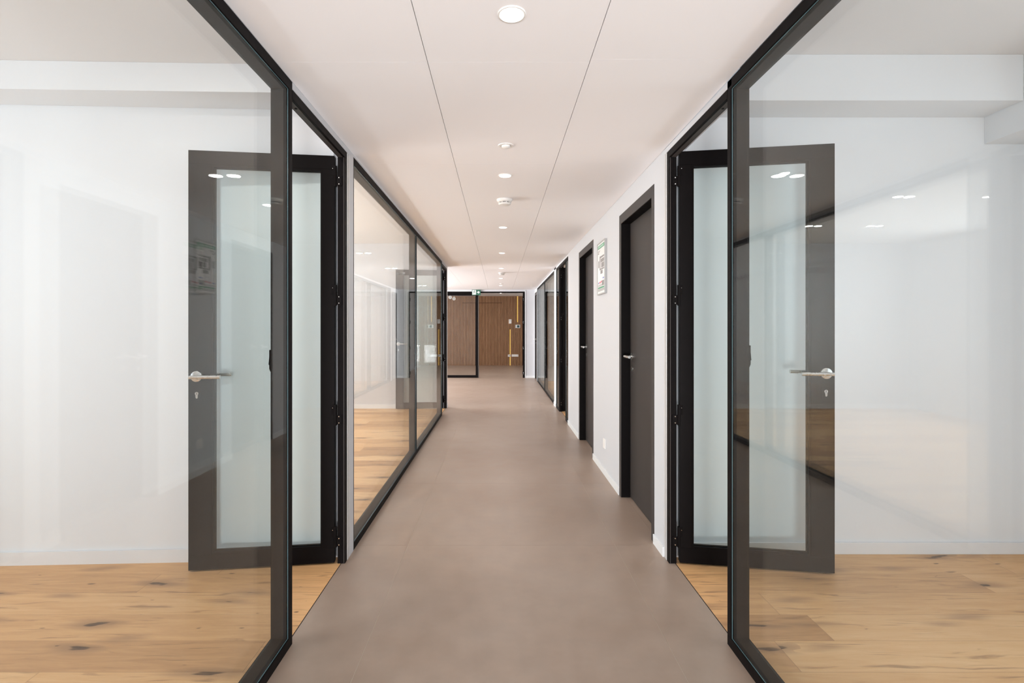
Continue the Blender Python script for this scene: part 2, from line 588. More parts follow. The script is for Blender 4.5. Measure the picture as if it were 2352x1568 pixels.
strip(XL, CX[0] - g / 2, 0.0, -3.0, YEND)
strip(CX[0] + g / 2, CX[1] - g / 2, 0.0, -3.0, YEND)
strip(CX[1] + g / 2, XR - 0.0016, -0.02, -3.0, YEND)
strip(-1.47, XL - 0.002, 0.0, 8.24, YEND)
strip(-4.60, -1.473, 0.3, 8.24, YEND)
ceil = ce.build('ceiling', M['ceil'])
struct(ceil, 'white panelled corridor ceiling with two long dark joints', 'ceiling')
MB().box(-0.80, 0.9115, -3.0, 8.2, CEIL + 0.0185, CEIL + 0.03).box(-4.6, 0.95, 8.24, YEND, CEIL + 0.0185, CEIL + 0.03)\
    .build('ceiling_backing', M['darkgap'], parent=ceil)
struct(MB().box(-4.60, -0.93, -3.0, 8.20, 2.596, 2.66).build('ceiling_left', M['ceil_room']),
       'plain white ceiling of the rooms left of the corridor', 'ceiling')
struct(MB().box(1.02, 3.13, -3.0, 3.0, 2.68, 2.74).build('ceiling_right', M['ceil_room']),
       'plain white ceiling of the near right room', 'ceiling')
struct(MB().box(1.03, 3.60, 6.60, 12.42, 2.60, 2.66).build('ceiling_right_far', M['ceil_room']),
       'white ceiling of the far right room', 'ceiling')
struct(MB().box(-4.60, 3.0, YEND + 0.10, YLOB + 0.1, 2.357, 2.42).build('ceiling_lobby', M['ceil_room']),
       'white ceiling of the lobby beyond the end doorway', 'ceiling')

# ------------------------------------------------------------------ walls
# left side: bulkhead above the glazing, and the cross walls of the rooms
wl = MB()
wl.box(-0.93, XL, -3.0, 8.24, CEIL + 0.031, 2.66)
wl.box(-0.93, XL, 2.857, 2.938, 0, CEIL + 0.031)
wl.box(-0.93, XL, 8.215, 8.29, 0, CEIL + 0.031)
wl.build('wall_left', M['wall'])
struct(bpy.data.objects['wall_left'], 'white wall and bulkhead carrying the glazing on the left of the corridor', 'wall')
# strip of white plaster between the door heads and the ceiling
for (nm, x0, x1, ya, yb, z0, lab) in (
        ('trim_5', XL - 0.05, XL, 2.07, 2.857, 2.215, 'white strip above the near left doorway'),
        ('trim_6', XL - 0.05, XL, 2.938, 7.50, 2.233, 'white strip above the long left glazing'),
        ('trim_7', XL - 0.05, XL, 7.50, 8.215, 2.205, 'white strip above the far left doorway'),
        ('trim_8', XR, XR + 0.05, 2.032, 2.857, 2.215, 'white strip above the near right doorway'),
        ('trim_9', XR, XR + 0.05, 6.82, 12.42, 2.215, 'white strip above the far right glazing')):
    struct(MB().box(x0, x1, ya, yb, z0, CEIL - 0.0015 + 0.0).build(nm, M['wall']), lab, 'trim')

# cross wall of the near left room (slightly out of square), with its beam
bk = MB()
bk.prism([(-4.60, 2.672), (-0.905, 2.838), (-0.905, 2.938), (-4.60, 2.938)], 0, 2.66)
bk.build('wall_back_left', M['wall_room'])
struct(bpy.data.objects['wall_back_left'], 'white cross wall behind the open near left door', 'wall')
struct(MB().prism([(-4.60, 2.515), (-0.935, 2.625), (-0.935, 2.835), (-4.60, 2.67)], 2.452, 2.595)
       .build('wall_beam_left', M['wall_room']), 'white ceiling beam along the near left room wall', 'beam')
struct(MB().prism([(-4.60, 2.661), (-0.90, 2.827), (-0.90, 2.836), (-4.60, 2.671)], 0, 0.070)
       .build('baseboard_left', M['base']), 'white skirting of the near left room wall', 'skirting')

# second left room: cross wall and skirting
struct(MB().box(-4.60, -0.931, 8.155, 8.215, 0, 2.66).build('wall_back_left_far', M['wall']),
       'white cross wall at the far end of the second left room', 'wall')
struct(MB().box(-4.60, -0.931, 8.143, 8.154, 0, 0.07).build('baseboard_left_far', M['base']),
       'white skirting of the second left room', 'skirting')

# right side solid wall with the two dark doors
D1 = (3.040, 3.917, 2.108)
D2 = (5.000, 5.897, 2.120)
wr = MB()
T = 1.03
for a, b in ((2.857, D1[0]), (D1[1], D2[0]), (D2[1], 6.82)):
    wr.box(XR, T, a, b, 0, 2.30)
for a, b, h in (D1, D2):
    wr.box(XR, T, a, b, h, 2.30)
wr.box(0.972, T, 2.0, 2.857, CEIL + 0.001, 2.74)
wr.box(XR + 0.001, T, -3.0, 2.0, CEIL + 0.0191, 2.74)
wr.box(XR + 0.001, T, 2.857, 12.42, CEIL + 0.031 + 0.03, 2.66)
wr.box(XR, T, 8.27, 8.55, 0, CEIL)
wr.box(XR, T, 12.36, 12.45, 0, CEIL)
wr.box(XR, T, 13.10, YEND, 0, CEIL)
wr.box(XR, T, 12.45, 13.10, 2.15, CEIL)
wr.box(T, T + 0.04, 12.42, YEND, 0, 2.40)
wr.box(T, T + 0.04, 3.002, 6.499, -0.02, 2.40)
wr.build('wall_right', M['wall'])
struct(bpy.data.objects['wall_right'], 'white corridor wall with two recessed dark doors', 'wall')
bb = [(2.857, D1[0]), (D1[1], D2[0]), (D2[1], 6.82)]
for i, (a, b) in enumerate(bb):
    o = MB().box(XR - 0.009, XR, a, b, 0, 0.055).build('baseboard_right' + ('' if i == 0 else '_%d' % (i + 1)), M['base'], bevel=0.001)
    struct(o, ('short white skirting nearest the open right door', 'white skirting between the two dark doors',
               'white skirting beyond the second dark door')[i], 'skirting')
struct(MB().box(XR - 0.009, XR, 8.27, 8.55, 0, 0.055).build('baseboard_right_4', M['base']),
       'short white skirting on the pillar amid the far right glazing', 'skirting')
struct(MB().box(XL, XL + 0.009, 8.215, 8.299, 0, 0.055).box(-0.93, XL + 0.009, 8.29, 8.299, 0, 0.055)
       .build('baseboard_left_2', M['base']), 'white skirting turning the corner at the end of the left wall', 'skirting')
# aluminium wall-end profiles beside the doorways
for nm, x0, x1, ya, yb, lab in (('trim_10', XL - 0.05, XL + 0.001, 2.815, 2.856, 'pale metal wall-end profile beside the near left door'),
                                ('trim_11', XR - 0.001, XR + 0.05, 2.815, 2.856, 'pale metal wall-end profile beside the near right door')):
    t = MB().box(x0, x1, ya, yb, 0, 2.214).build(nm, M['alu'], bevel=0.002)
    struct(t, lab, 'trim')
    s = -1 if x0 < 0 else 1
    MB().box((x1 if s < 0 else x0) , (x1 if s < 0 else x0) - s * 0.0015, ya + 0.014, ya + 0.018, 0.001, 2.21).build('profile_groove', M['greyplastic'], parent=t)

# near right room
struct(MB().box(T + 0.001, 3.05, 2.902, 3.0, 0, 2.74).build('wall_back_right', M['wall_room']), 'white cross wall behind the open near right door', 'wall')
struct(MB().box(T + 0.001, 2.717, 2.685, 2.901, 2.441, 2.679).build('wall_beam_right', M['wall_room']), 'white ceiling beam along the near right room wall', 'beam')
struct(MB().box(0.99, 3.05, 2.889, 2.901, 0, 0.066).build('baseboard_right_room', M['base'], bevel=0.002), 'white skirting of the near right room wall', 'skirting')


struct(MB().box(2.719, 3.049, -3.0, 2.901, 2.292, 2.679).build('wall_bulkhead_right', M['wall_room']), 'white boxed bulkhead along the window side of the near right room', 'bulkhead')


def window_wall(name, x0, x1, ya, yb, ztop, wa, wb_, z0, z1, mat, lab):
    w = MB()
    w.box(x0, x1, ya, wa, 0, ztop).box(x0, x1, wb_, yb, 0, ztop).box(x0, x1, wa, wb_, 0, z0).box(x0, x1, wa, wb_, z1, ztop)
    o = w.build(name, mat)
    struct(o, lab, 'wall')
    return o


wn_i = 0


def window_unit(xc, wa, wb_, z0, z1, n, lab):
    global wn_i
    wn_i += 1
    f = MB()
    t = 0.05
    f.box(xc - 0.03, xc + 0.03, wa, wb_, z0, z0 + t).box(xc - 0.03, xc + 0.03, wa, wb_, z1 - t, z1)
    for k in range(n + 1):
        y = wa + (wb_ - wa) * k / n
        ya, yb = max(wa, y - t / 2), min(wb_, y + t / 2)
        f.box(xc - 0.03, xc + 0.03, ya, yb, z0 + t, z1 - t)
    o = f.build('window_%d' % wn_i, M['black'])
    struct(o, lab, 'window')
    MB().box(xc - 0.004, xc + 0.004, wa + 0.03, wb_ - 0.03, z0 + t, z1 - t).build('window_glass', M['glass'], parent=o)


window_wall('wall_outer_left', -4.68, -4.60, -3.0, 2.94, 2.66, -1.2, 2.0, 0.6, 2.3, M['wall_room'], 'outer wall of the near left room with its window')
window_unit(-4.64, -1.2, 2.0, 0.6, 2.3, 3, 'black framed window of the near left room')
window_wall('wall_outer_left_2', -4.68, -4.60, 2.94, 8.215, 2.66, 3.8, 6.9, 0.6, 2.3, M['wall_room'], 'outer wall of the second left room with its window')
window_unit(-4.64, 3.8, 6.9, 0.6, 2.3, 3, 'black framed window of the second left room')
window_wall('wall_outer_left_3', -4.68, -4.60, 8.215, YLOB + 0.1, 2.42, 9.0, 12.6, 0.5, 2.2, M['wall_room'], 'outer wall of the open area at the corridor end')
window_unit(-4.64, 9.0, 12.6, 0.5, 2.2, 3, 'black framed window of the open area')
window_wall('wall_outer_right', 3.05, 3.13, -3.0, 3.0, 2.74, -0.8, 1.8, 0.6, 2.25, M['wall_room'], 'outer wall of the near right room with its window')
window_unit(3.09, -0.8, 1.8, 0.6, 2.25, 2, 'black framed window of the near right room')
struct(MB().box(3.60, 3.68, 6.52, 12.5, 0, 2.66).build('wall_outer_right_2', M['wall_room']), 'outer wall of the far right room', 'wall')
struct(MB().box(T, 3.60, 6.50, 6.60, 0, 2.66).build('wall_front_right_far', M['wall_room']), 'near cross wall of the far right room', 'wall')
struct(MB().box(T + 0.041, 3.60, 12.42, 12.52, 0, 2.66).build('wall_back_right_far', M['wall_room']), 'far cross wall of the far right room', 'wall')
# walls behind the camera
bw = MB()
bw.box(-4.68, -0.75, -3.08, -3.0, 0, 2.74).box(0.75, 3.13, -3.08, -3.0, 0, 2.74).box(-0.75, 0.75, -3.08, -3.0, 2.2, 2.74)
bw.build('wall_front', M['wall_room'])
struct(bpy.data.objects['wall_front'], 'wall behind the viewpoint with the glazed entrance', 'wall')
wn_i += 1
fo = MB().box(-0.75, 0.75, -3.07, -3.01, 2.14, 2.2).box(-0.75, -0.69, -3.07, -3.01, 0.001, 2.14).box(0.69, 0.75, -3.07, -3.01, 0.001, 2.14)\
    .box(-0.03, 0.03, -3.07, -3.01, 0.001, 2.14).build('window_%d' % wn_i, M['black'])
struct(fo, 'glazed entrance behind the viewpoint', 'window')
MB().box(-0.69, 0.69, -3.045, -3.037, 0.001, 2.14).build('window_glass', M['glass'], parent=fo)

# end wall with the doorway to the lobby
EX0, EX1 = -2.20, 0.66            # black frame of the end doorway
EZ = 2.200
ew = MB()
ew.box(-4.60, EX0 - 0.02, YEND, YEND + 0.12, 0, 2.42)
ew.box(EX1 + 0.022, 1.07, YEND, YEND + 0.12, 0, 2.42)
ew.box(EX0 - 0.02, EX1 + 0.022, YEND, YEND + 0.12, EZ + 0.022, 2.42)
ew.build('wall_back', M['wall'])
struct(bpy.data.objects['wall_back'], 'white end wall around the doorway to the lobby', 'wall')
struct(MB().box(EX1 + 0.023, 0.935, YEND - 0.010, YEND, 0, 0.055).build('baseboard_back', M['base']),
       'white skirting right of the lobby doorway', 'skirting')
struct(MB().box(EX1 + 0.001, EX1 + 0.021, YEND - 0.012, YEND + 0.11, 0.0, EZ + 0.021)
       .box(EX0 - 0.02, EX1 + 0.001, YEND - 0.012, YEND + 0.11, EZ + 0.001, EZ + 0.021).build('trim_12', M['base']),
       'narrow white casing round the lobby doorway', 'trim')
lw = MB().box(1.07, 1.17, YEND + 0.12, YLOB + 0.1, 0, 2.42).box(0.945, 1.07, YEND + 0.12, YLOB, -0.02, 0)
lw.build('wall_lobby_right', M['wall'])
struct(bpy.data.objects['wall_lobby_right'], 'white right wall of the lobby', 'wall')

# slatted lobby wall
sl = MB()
pitch = 0.0500
x = -2.60
LED1, LED2 = 0.630, 0.380
SOK = []
while x < 1.06:
    xc = x + pitch / 2
    z0, z1 = 0.0, 2.357
    if abs(xc - LED1) < pitch * 0.5:
        z1 = 1.47
    if abs(xc - LED2) < pitch * 0.5:
        z0 = 1.235
    # concealed door: its head shows as a horizontal joint
    if -1.27 < xc < 0.09 and z0 == 0.0 and z1 > 2.3:
        sl.box(xc - 0.0145, xc + 0.0145, YLOB - 0.022, YLOB, 0.0, 2.122)
        sl.box(xc - 0.0145, xc + 0.0145, YLOB - 0.022, YLOB, 2.136, z1)
    else:
        sl.box(xc - 0.0145, xc + 0.0145, YLOB - 0.022, YLOB, z0, z1)
    x += pitch
wlob = MB().box(-4.60, 1.07, YLOB, YLOB + 0.1, 0, 2.357).build('wall_lobby', M['backing'])
struct(wlob, 'lobby wall clad in vertical oak slats', 'wall')
sl.build('slat_cladding', M['slat'], parent=wlob)
for nm, xc, z0, z1, lab in (('led_strip', LED1, 1.475, 2.355, 'amber light strip hanging from the ceiling among the slats'),
                            ('led_strip', LED2, 0.005, 1.230, 'amber light strip rising from the floor among the slats')):
    o = MB().box(xc - 0.0125, xc + 0.0125, YLOB - 0.014, YLOB - 0.001, z0, z1).build(nm, M['led'])
    tag(o, lab, 'light strip', 'amber light strips in the slatted wall')


# ------------------------------------------------------------------ glazed partitions
def partition(name, s, xf, ya, yb, mull, ztop, lab, post0=0.03, post1=0.03, face=0.040, sill=0.040):
    """s = -1 left, +1 right; xf = corridor face; frame 65 mm deep, pane near the corridor face"""
    root = empty(name, (xf, ya, 0))
    struct(root, lab, 'glass partition')
    D = 0.074
    org = (xf, ya, 0)

    def pt(mb, nm, mat, **kw):
        o = mb.build(nm, mat, parent=root, origin=org, **kw)
        o.location = (0, 0, 0)
        return o
    a, b = xf, xf + s * D
    pt(MB().box(a, b, ya, yb, ztop - face, ztop), 'top_rail', M['black'], bevel=0.0012)
    pt(MB().box(a, b, ya, yb, 0.001, sill), 'bottom_rail', M['black'], bevel=0.0012)
    pt(MB().box(a, b, ya, ya + post0, sill, ztop - face), 'post', M['black'], bevel=0.0012)
    pt(MB().box(a, b, yb - post1, yb, sill, ztop - face), 'post', M['black'], bevel=0.0012)
    edges = [ya + post0] + list(mull) + [yb - post1]
    for m_ in mull:
        pt(MB().box(a, b, m_ - 0.012, m_ + 0.012, sill, ztop - face), 'mullion', M['black'], bevel=0.001)
    for i, (p, q) in enumerate(zip(edges, edges[1:])):
        p += 0.012 if i else 0
        q -= 0.012 if i < len(edges) - 2 else 0
        zb, zt = sill, ztop - face
        g0, g1 = xf + s * 0.006, xf + s * 0.012
        pane = pt(MB().box(g0, g1, p + 0.0005, q - 0.0005, zb + 0.0005, zt - 0.0005), 'glass_pane', M['glass'])
        h0, h1 = xf + s * 0.064, xf + s * 0.070
        pt(MB().box(h0, h1, p + 0.0005, q - 0.0005, zb + 0.0005, zt - 0.0005), 'glass_pane', M['glass'])
        e = 0.0018
        f0, f1 = xf + s * 0.0040, xf + s * 0.0058
        rim = MB().box(f0, f1, p + 0.002, q - 0.002, zb + 0.001, zb + 0.001 + e).box(f0, f1, p + 0.002, q - 0.002, zt - 0.001 - e, zt - 0.001)\
            .box(f0, f1, p + 0.002, p + 0.002 + e, zb + 0.003, zt - 0.003).box(f0, f1, q - 0.002 - e, q - 0.002, zb + 0.003, zt - 0.003)
        rim.build('glass_edge', M['glassedge'], parent=pane, origin=org).location = (0, 0, 0)
    return root


partition('glass_partition', -1, XL, -2.99, 2.069, [-0.9], 2.2435, 'large glass partition left, nearest, ending at the open left door')
partition('glass_partition', +1, XR, -2.99, 2.069, [-0.9], 2.2435, 'large glass partition right, nearest, ending at the open right door')
partition('glass_partition', -1, XL, 2.940, 7.520, [5.19], 2.232, 'long two-pane glass partition on the left beyond the white pillar', post0=0.010, post1=0.022)
partition('glass_partition', +1, XR, 6.822, 7.110, [], 2.213, 'narrow glass sidelight just beyond the second dark door', post0=0.02, post1=0.03)
partition('glass_partition', +1, XR, 7.890, 8.268, [], 2.213, 'narrow glass sidelight between the far right door and the pillar', post0=0.02, post1=0.02)
partition('glass_partition', +1, XR, 8.552, 12.355, [10.42], 2.213, 'two-pane glass partition at the far end of the right side', post0=0.02, post1=0.03)


# ------------------------------------------------------------------ glass doors
def lever(parent, x0, y_face, z, dirx, out, sub=False):
    """lever handle with round rose; dirx = direction of the grip along local x; out = -1/+1 local y outward"""
    m = MB()
    m.tube((x0, y_face, z), (x0, y_face + out * 0.009, z), 0.0275, seg=36)
    m.tube((x0, y_face + out * 0.009, z), (x0, y_face + out * 0.010, z), 0.0275, 0.0255, seg=36)
    m.tube((x0, y_face + out * 0.009, z), (x0, y_face + out * 0.050, z), 0.0095, seg=20)
    yy = y_face + out * 0.056
    m.tube((x0 - dirx * 0.014, yy, z), (x0 + dirx * 0.024, yy, z), 0.0088, seg=20)
    m.tube((x0 + dirx * 0.0242, yy, z), (x0 + dirx * 0.135, yy, z), 0.0100, seg=20)
    return m.build('handle', M['steel'], parent=parent, smooth=True)


def leaf_unit(parent, W, ztop, lock_side_sign, handles=True, zh=1.012, zk=0.917):
    """leaf along local +x from the hinge at 0 to W; front face at local y=0, back at y=+0.042"""
    TH = 0.042
    lk, hg, tr, br, zb = 0.113, 0.062, 0.072, 0.079, 0.009
    fr = MB()
    fr.box(0, W, 0, TH, ztop - tr, ztop).box(0, W, 0, TH, zb, zb + br)
    fr.box(0, hg, 0, TH, zb + br, ztop - tr).box(W - lk, W, 0, TH, zb + br, ztop - tr)
    leaf = fr.build('door_leaf', M['black'], parent=parent, bevel=0.0012)
    MB().box(hg, W - lk, 0.012, 0.022, zb + br, ztop - tr).build('glass_pane', M['glassdoor'], parent=leaf)
    bd = MB()
    for f0, f1 in ((0.0015, 0.0115), (0.0225, 0.0400)):
        bd.box(hg, W - lk, f0, f1, zb + br, zb + br + 0.012).box(hg, W - lk, f0, f1, ztop - tr - 0.012, ztop - tr)
        bd.box(hg, hg + 0.010, f0, f1, zb + br + 0.012, ztop - tr - 0.012).box(W - lk - 0.010, W - lk, f0, f1, zb + br + 0.012, ztop - tr - 0.012)
    bd.build('glazing_bead', M['black'], parent=leaf)
    if handles:
        hx = W - 0.042
        h1 = lever(leaf, hx, 0.0, zh, -1, -1); h1['label'] = 'brushed steel lever handle'
        h2 = lever(leaf, hx, TH, zh, -1, +1); h2['label'] = 'brushed steel lever handle'
        k = MB()
        for y0, y1 in ((-0.004, 0.0), (TH, TH + 0.004)):
            n = 20
            pts = [(hx + 0.0085 * math.cos(t), zk + 0.006 + 0.0085 * math.sin(t)) for t in
                   [R(-50) + R(280) * i / n for i in range(n + 1)]]
            pts += [(hx - 0.005, zk - 0.014), (hx - 0.0035, zk - 0.0185), (hx, zk - 0.020), (hx + 0.0035, zk - 0.0185), (hx + 0.005, zk - 0.014)]
            k.plate(pts, 'y', y0, y1)
        ko = k.build('lock_cylinder', M['steel'], parent=leaf)
        ko['label'] = 'steel euro lock cylinder'
        MB().box(hx - 0.0012, hx + 0.0012, -0.0043, -0.0038, zk + 0.001, zk + 0.011).build('key_slot', M['darkgap'], parent=leaf)
        pl = MB().box(hx - 0.022, hx + 0.022, -0.0012, 0.0, zk - 0.036, zk + 0.030)
        pl.build('lock_plate', M['black'], parent=leaf, bevel=0.0005)
    return leaf


HZ = (2.049, 1.412, 0.772, 0.120)


def hinges(door, s, xj, yj, xl):
    """s side sign; xj = room-side edge of jamb, yj = jamb face, xl = leaf edge"""
    for z in HZ:
        hb = MB()
        hb.box(xj - s * 0.024, xj + s * 0.008, yj - 0.005, yj, z - 0.026, z + 0.026)      # plate on the jamb
        mid = (xj + xl) / 2 + s * 0.004
        hb.tube((mid, yj - 0.003, z - 0.030), (mid, yj - 0.003, z + 0.080), 0.0085, seg=16)
        hb.box(mid, xl + s * 0.014, yj - 0.012, yj - 0.006, z + 0.028, z + 0.080)
        h = hb.build('hinge', M['black'], parent=door)
        for dz in (-0.017, 0.017):
            MB().tube((xj - s * 0.009, yj - 0.005, z + dz), (xj - s * 0.009, yj - 0.0068, z + dz), 0.0036, 0.0026, seg=12)\
                .build('screw', M['screw'], parent=h, smooth=True)
        MB().tube((xl + s * 0.008, yj - 0.012, z + 0.064), (xl + s * 0.008, yj - 0.0132, z + 0.064), 0.0022, 0.0016, seg=10)\
            .build('screw', M['screw'], parent=h, smooth=True)


def glass_door(n, s, xf, ya, yb, hinge_xy, outer_xy, head_z, leaf_top, lab, zh, zk, keeper=True):
    """opening ya..yb in the wall plane xf; hinge jamb at yb"""
    d = empty('door_%d' % n, (0, 0, 0))
    struct(d, lab, 'glass door')
    D = 0.040
    fr = MB()
    fr.box(xf, xf + s * D, ya, yb, head_z - 0.036, head_z)
    fr.box(xf, xf + s * 0.020, yb - 0.038, yb, 0.001, head_z - 0.036)
    fr.box(xf + s * 0.020, xf + s * D, yb - 0.038, yb, 0.001, head_z - 0.036)
    fo = fr.build('door_frame', M['black'], parent=d, bevel=0.001)
    # rebate lip and seal
    MB().box(xf + s * 0.004, xf + s * 0.0075, yb - 0.0395, yb - 0.038, 0.002, head_z - 0.038).build('seal', M['bronze'], parent=fo)
    MB().box(xf + s * 0.012, xf + s * 0.036, ya + 0.002, yb - 0.040, head_z - 0.0372, head_z - 0.036).build('seal', M['bronze'], parent=fo)
    MB().tube((xf + s * 0.022, ya + 0.09, head_z - 0.0372), (xf + s * 0.022, ya + 0.09, head_z - 0.0395), 0.006, 0.005, seg=14)\
        .build('door_buffer', M['black'], parent=fo)
    if keeper:
        k = MB()
        z = zh
        xk = xf + s * 0.074
        pts = [(ya - 0.012, z + 0.095), (ya - 0.012, z + 0.022), (ya - 0.006, z + 0.014), (ya + 0.004, z + 0.014), (ya + 0.004, z + 0.095)]
        k.box(xk, xk + s * 0.011, ya - 0.020, ya - 0.002, z + 0.085, z + 0.163)
        k.tube((xk + s * 0.001, ya - 0.011, z + 0.085), (xk + s * 0.009, ya - 0.011, z + 0.085), 0.009, seg=14)
        k.plate([(xk + s * 0.010, z + 0.150), (xk + s * 0.0145, z + 0.104), (xk + s * 0.010, z + 0.103)], 'y', ya - 0.019, ya - 0.003)
        k.build('latch_keeper', M['black'], parent=fo, bevel=0.001)
    # leaf
    hx, hy = hinge_xy
    ox, oy = outer_xy
    W = math.hypot(ox - hx, oy - hy)
    ang = math.atan2(oy - hy, ox - hx)
    leaf = leaf_unit(d, W, leaf_top, s, zh=zh, zk=zk)
    if s < 0:
        # mirror so that the front face still looks down the corridor
        leaf.rotation_euler = (0, 0, ang)
        leaf.location = (hx, hy, 0)
        leaf.scale = (1, -1, 1)
        for q in [leaf] + list(leaf.children_recursive):
            pass
        # bake the mirror into the meshes
        leaf.scale = (1, 1, 1)
        for q in [leaf] + list(leaf.children_recursive):
            q.data.transform(Matrix.Diagonal((1, -1, 1, 1)))
            q.data.flip_normals()
    else:
        leaf.rotation_euler = (0, 0, ang)
        leaf.location = (hx, hy, 0)
    hinges(d, s, xf + s * D, yb - 0.038, hx)
    return d


glass_door(1, -1, XL, 2.071, 2.814, (-0.879, 2.768), (-1.605, 2.676), 2.214, 2.182,
           'glass door in black frame standing open into the left room, nearest', 1.012, 0.917)
glass_door(2, +1, XR, 2.071, 2.814, (0.966, 2.768), (1.715, 2.645), 2.214, 2.205,
           'glass door in black frame standing open into the right room, nearest', 1.030, 0.932)
glass_door(3, -1, XL, 7.522, 8.214, (-0.879, 8.150), (-1.605, 8.055), 2.204, 2.175,
           'black framed glass door open at the far end of the left glazing', 1.02, 0.925, keeper=False)
glass_door(4, +1, XR, 7.112, 7.888, (0.966, 7.842), (1.715, 7.760), 2.213, 2.18,
           'black framed glass door open amid the far right glazing', 1.02, 0.925, keeper=False)


# ------------------------------------------------------------------ dark solid doors on the right
def solid_door(n, ya, yb, h, lab, hinge_label=None, rec=0.067, zh=1.055):
    d = empty('door_%d' % n, (XR, ya, 0))
    struct(d, lab, 'door')
    org = (XR, ya, 0)

    def b(mb, nm, mat, parent=d, **kw):
        o = mb.build(nm, mat, parent=parent, origin=org, **kw)
        o.location = (0, 0, 0)
        return o
    f0 = XR - 0.003
    fr = MB()
    fr.box(f0, XR + 0.115, ya, ya + 0.052, 0.001, h).box(f0, XR + 0.115, yb - 0.052, yb, 0.001, h)
    fr.box(f0, XR + 0.115, ya + 0.052, yb - 0.052, h - 0.068, h)
    b(fr, 'door_frame', M['bronze'], bevel=0.0015)
    # dark seal lining inside the reveal
    ln = MB().box(f0 + 0.004, XR + rec, yb - 0.0535, yb - 0.052, 0.001, h - 0.068)\
        .box(f0 + 0.004, XR + rec, ya + 0.052, yb - 0.0535, h - 0.0695, h - 0.068)
    b(ln, 'reveal_lining', M['black'])
    leaf = b(MB().box(XR + rec, XR + rec + 0.042, ya + 0.054, yb - 0.056, 0.008, h - 0.071), 'door_leaf', M['leaf'])
    # lever on a round rose, near the far edge
    m = MB()
    yh = yb - 0.115
    X0 = XR + rec
    m.tube((X0, yh, zh), (X0 - 0.009, yh, zh), 0.026, seg=32)
    m.tube((X0 - 0.009, yh, zh), (X0 - 0.048, yh, zh), 0.009, seg=18)
    m.tube((X0 - 0.054, yh + 0.012, zh), (X0 - 0.054, yh - 0.125, zh), 0.0095, seg=18)
    m.tube((X0, yh, zh - 0.09), (X0 - 0.004, yh, zh - 0.09), 0.018, seg=24)
    hn = b(m, 'handle', M['steel'], parent=leaf, smooth=True)
    hn['label'] = 'steel lever handle'
    return d


solid_door(5, D1[0], D1[1], D1[2], 'nearer dark brown flush door in the white right wall')
solid_door(6, D2[0], D2[1], D2[2], 'farther dark brown flush door, beyond the evacuation plan')
solid_door(7, 12.45, 13.10, 2.15, 'dark door at the very end of the right wall', rec=0.02, zh=0.99)

# end doorway: frame, closed glass leaf, open leaf
d8 = empty('door_8', (0, 0, 0))
struct(d8, 'wide black glass doorway leading to the slatted lobby', 'glass door')
MS = -0.535
fr = MB()
fr.box(EX0, EX1, YEND - 0.004, YEND + 0.06, EZ - 0.035, EZ)
fr.box(EX1 - 0.050, EX1, YEND - 0.004, YEND + 0.06, 0.001, EZ - 0.035)
fr.box(EX0, EX0 + 0.05, YEND - 0.004, YEND + 0.06, 0.001, EZ - 0.035)
fr.build('door_frame', M['black'], parent=d8, bevel=0.001)
lf = MB()
Y0, Y1 = YEND + 0.002, YEND + 0.044
lf.box(EX0 + 0.052, MS, Y0, Y1, EZ - 0.105, EZ - 0.037).box(EX0 + 0.052, MS, Y0, Y1, 0.006, 0.068)
lf.box(MS - 0.058, MS, Y0, Y1, 0.068, EZ - 0.105).box(EX0 + 0.052, EX0 + 0.112, Y0, Y1, 0.068, EZ - 0.105)
lfo = lf.build('door_leaf', M['black'], parent=d8, bevel=0.001)
lfo['label'] = 'closed glazed leaf'
MB().box(EX0 + 0.112, MS - 0.058, Y0 + 0.012, Y0 + 0.022, 0.068, EZ - 0.105).build('glass_pane', M['glass'], parent=lfo)
MB().box(MS, MS + 0.022, YEND + 0.0, YEND + 0.05, 0.006, EZ - 0.036).build('astragal', M['bronze'], parent=lfo)
lf2 = leaf_unit(d8, 1.02, 2.16, 1, zh=1.02, zk=0.925)
lf2.location = (EX1 + 0.005, YEND + 0.075, 0)
lf2.rotation_euler = (0, 0, R(72))
for z in (2.0, 1.42, 0.76, 0.12):
    h = MB().tube((EX1 - 0.052, YEND + 0.064, z - 0.04), (EX1 - 0.052, YEND + 0.064, z + 0.04), 0.009, seg=12)\
        .box(EX1 - 0.051, EX1 - 0.030, YEND - 0.0075, YEND - 0.004, z - 0.03, z + 0.03).build('hinge', M['black'], parent=d8)
    for dz in (-0.018, 0.018):
        MB().tube((EX1 - 0.041, YEND - 0.0075, z + dz), (EX1 - 0.041, YEND - 0.010, z + dz), 0.006, 0.004, seg=10).build('screw', M['screw'], parent=h)

# ------------------------------------------------------------------ ceiling fittings
XC = 0.040


def downlight():
    t = empty('downlight', (0, 0, 0))
    MB().lathe([(0.0365, -0.0005), (0.0385, -0.004), (0.0430, -0.0035), (0.0450, 0.0), (0.0365, 0.0)], 0, 0)\
        .build('trim_ring', M['plastic'], parent=t, smooth=True)
    MB().lathe([(0.0, -0.0010), (0.0372, -0.0010), (0.0372, -0.0004), (0.0, -0.0004)], 0, 0, seg=40).build('lens', M['lamp'], parent=t)
    l = bpy.data.lights.new('downlight_lamp', 'AREA')
    l.shape = 'DISK'
    l.size = 0.070
    l.energy = 2.1
    l.color = (1.0, 0.955, 0.91)
    lo = bpy.data.objects.new('lamp', l)
    lo.location = (0, 0, -0.0042)
    C.objects.link(lo)
    lo.parent = t
    return t


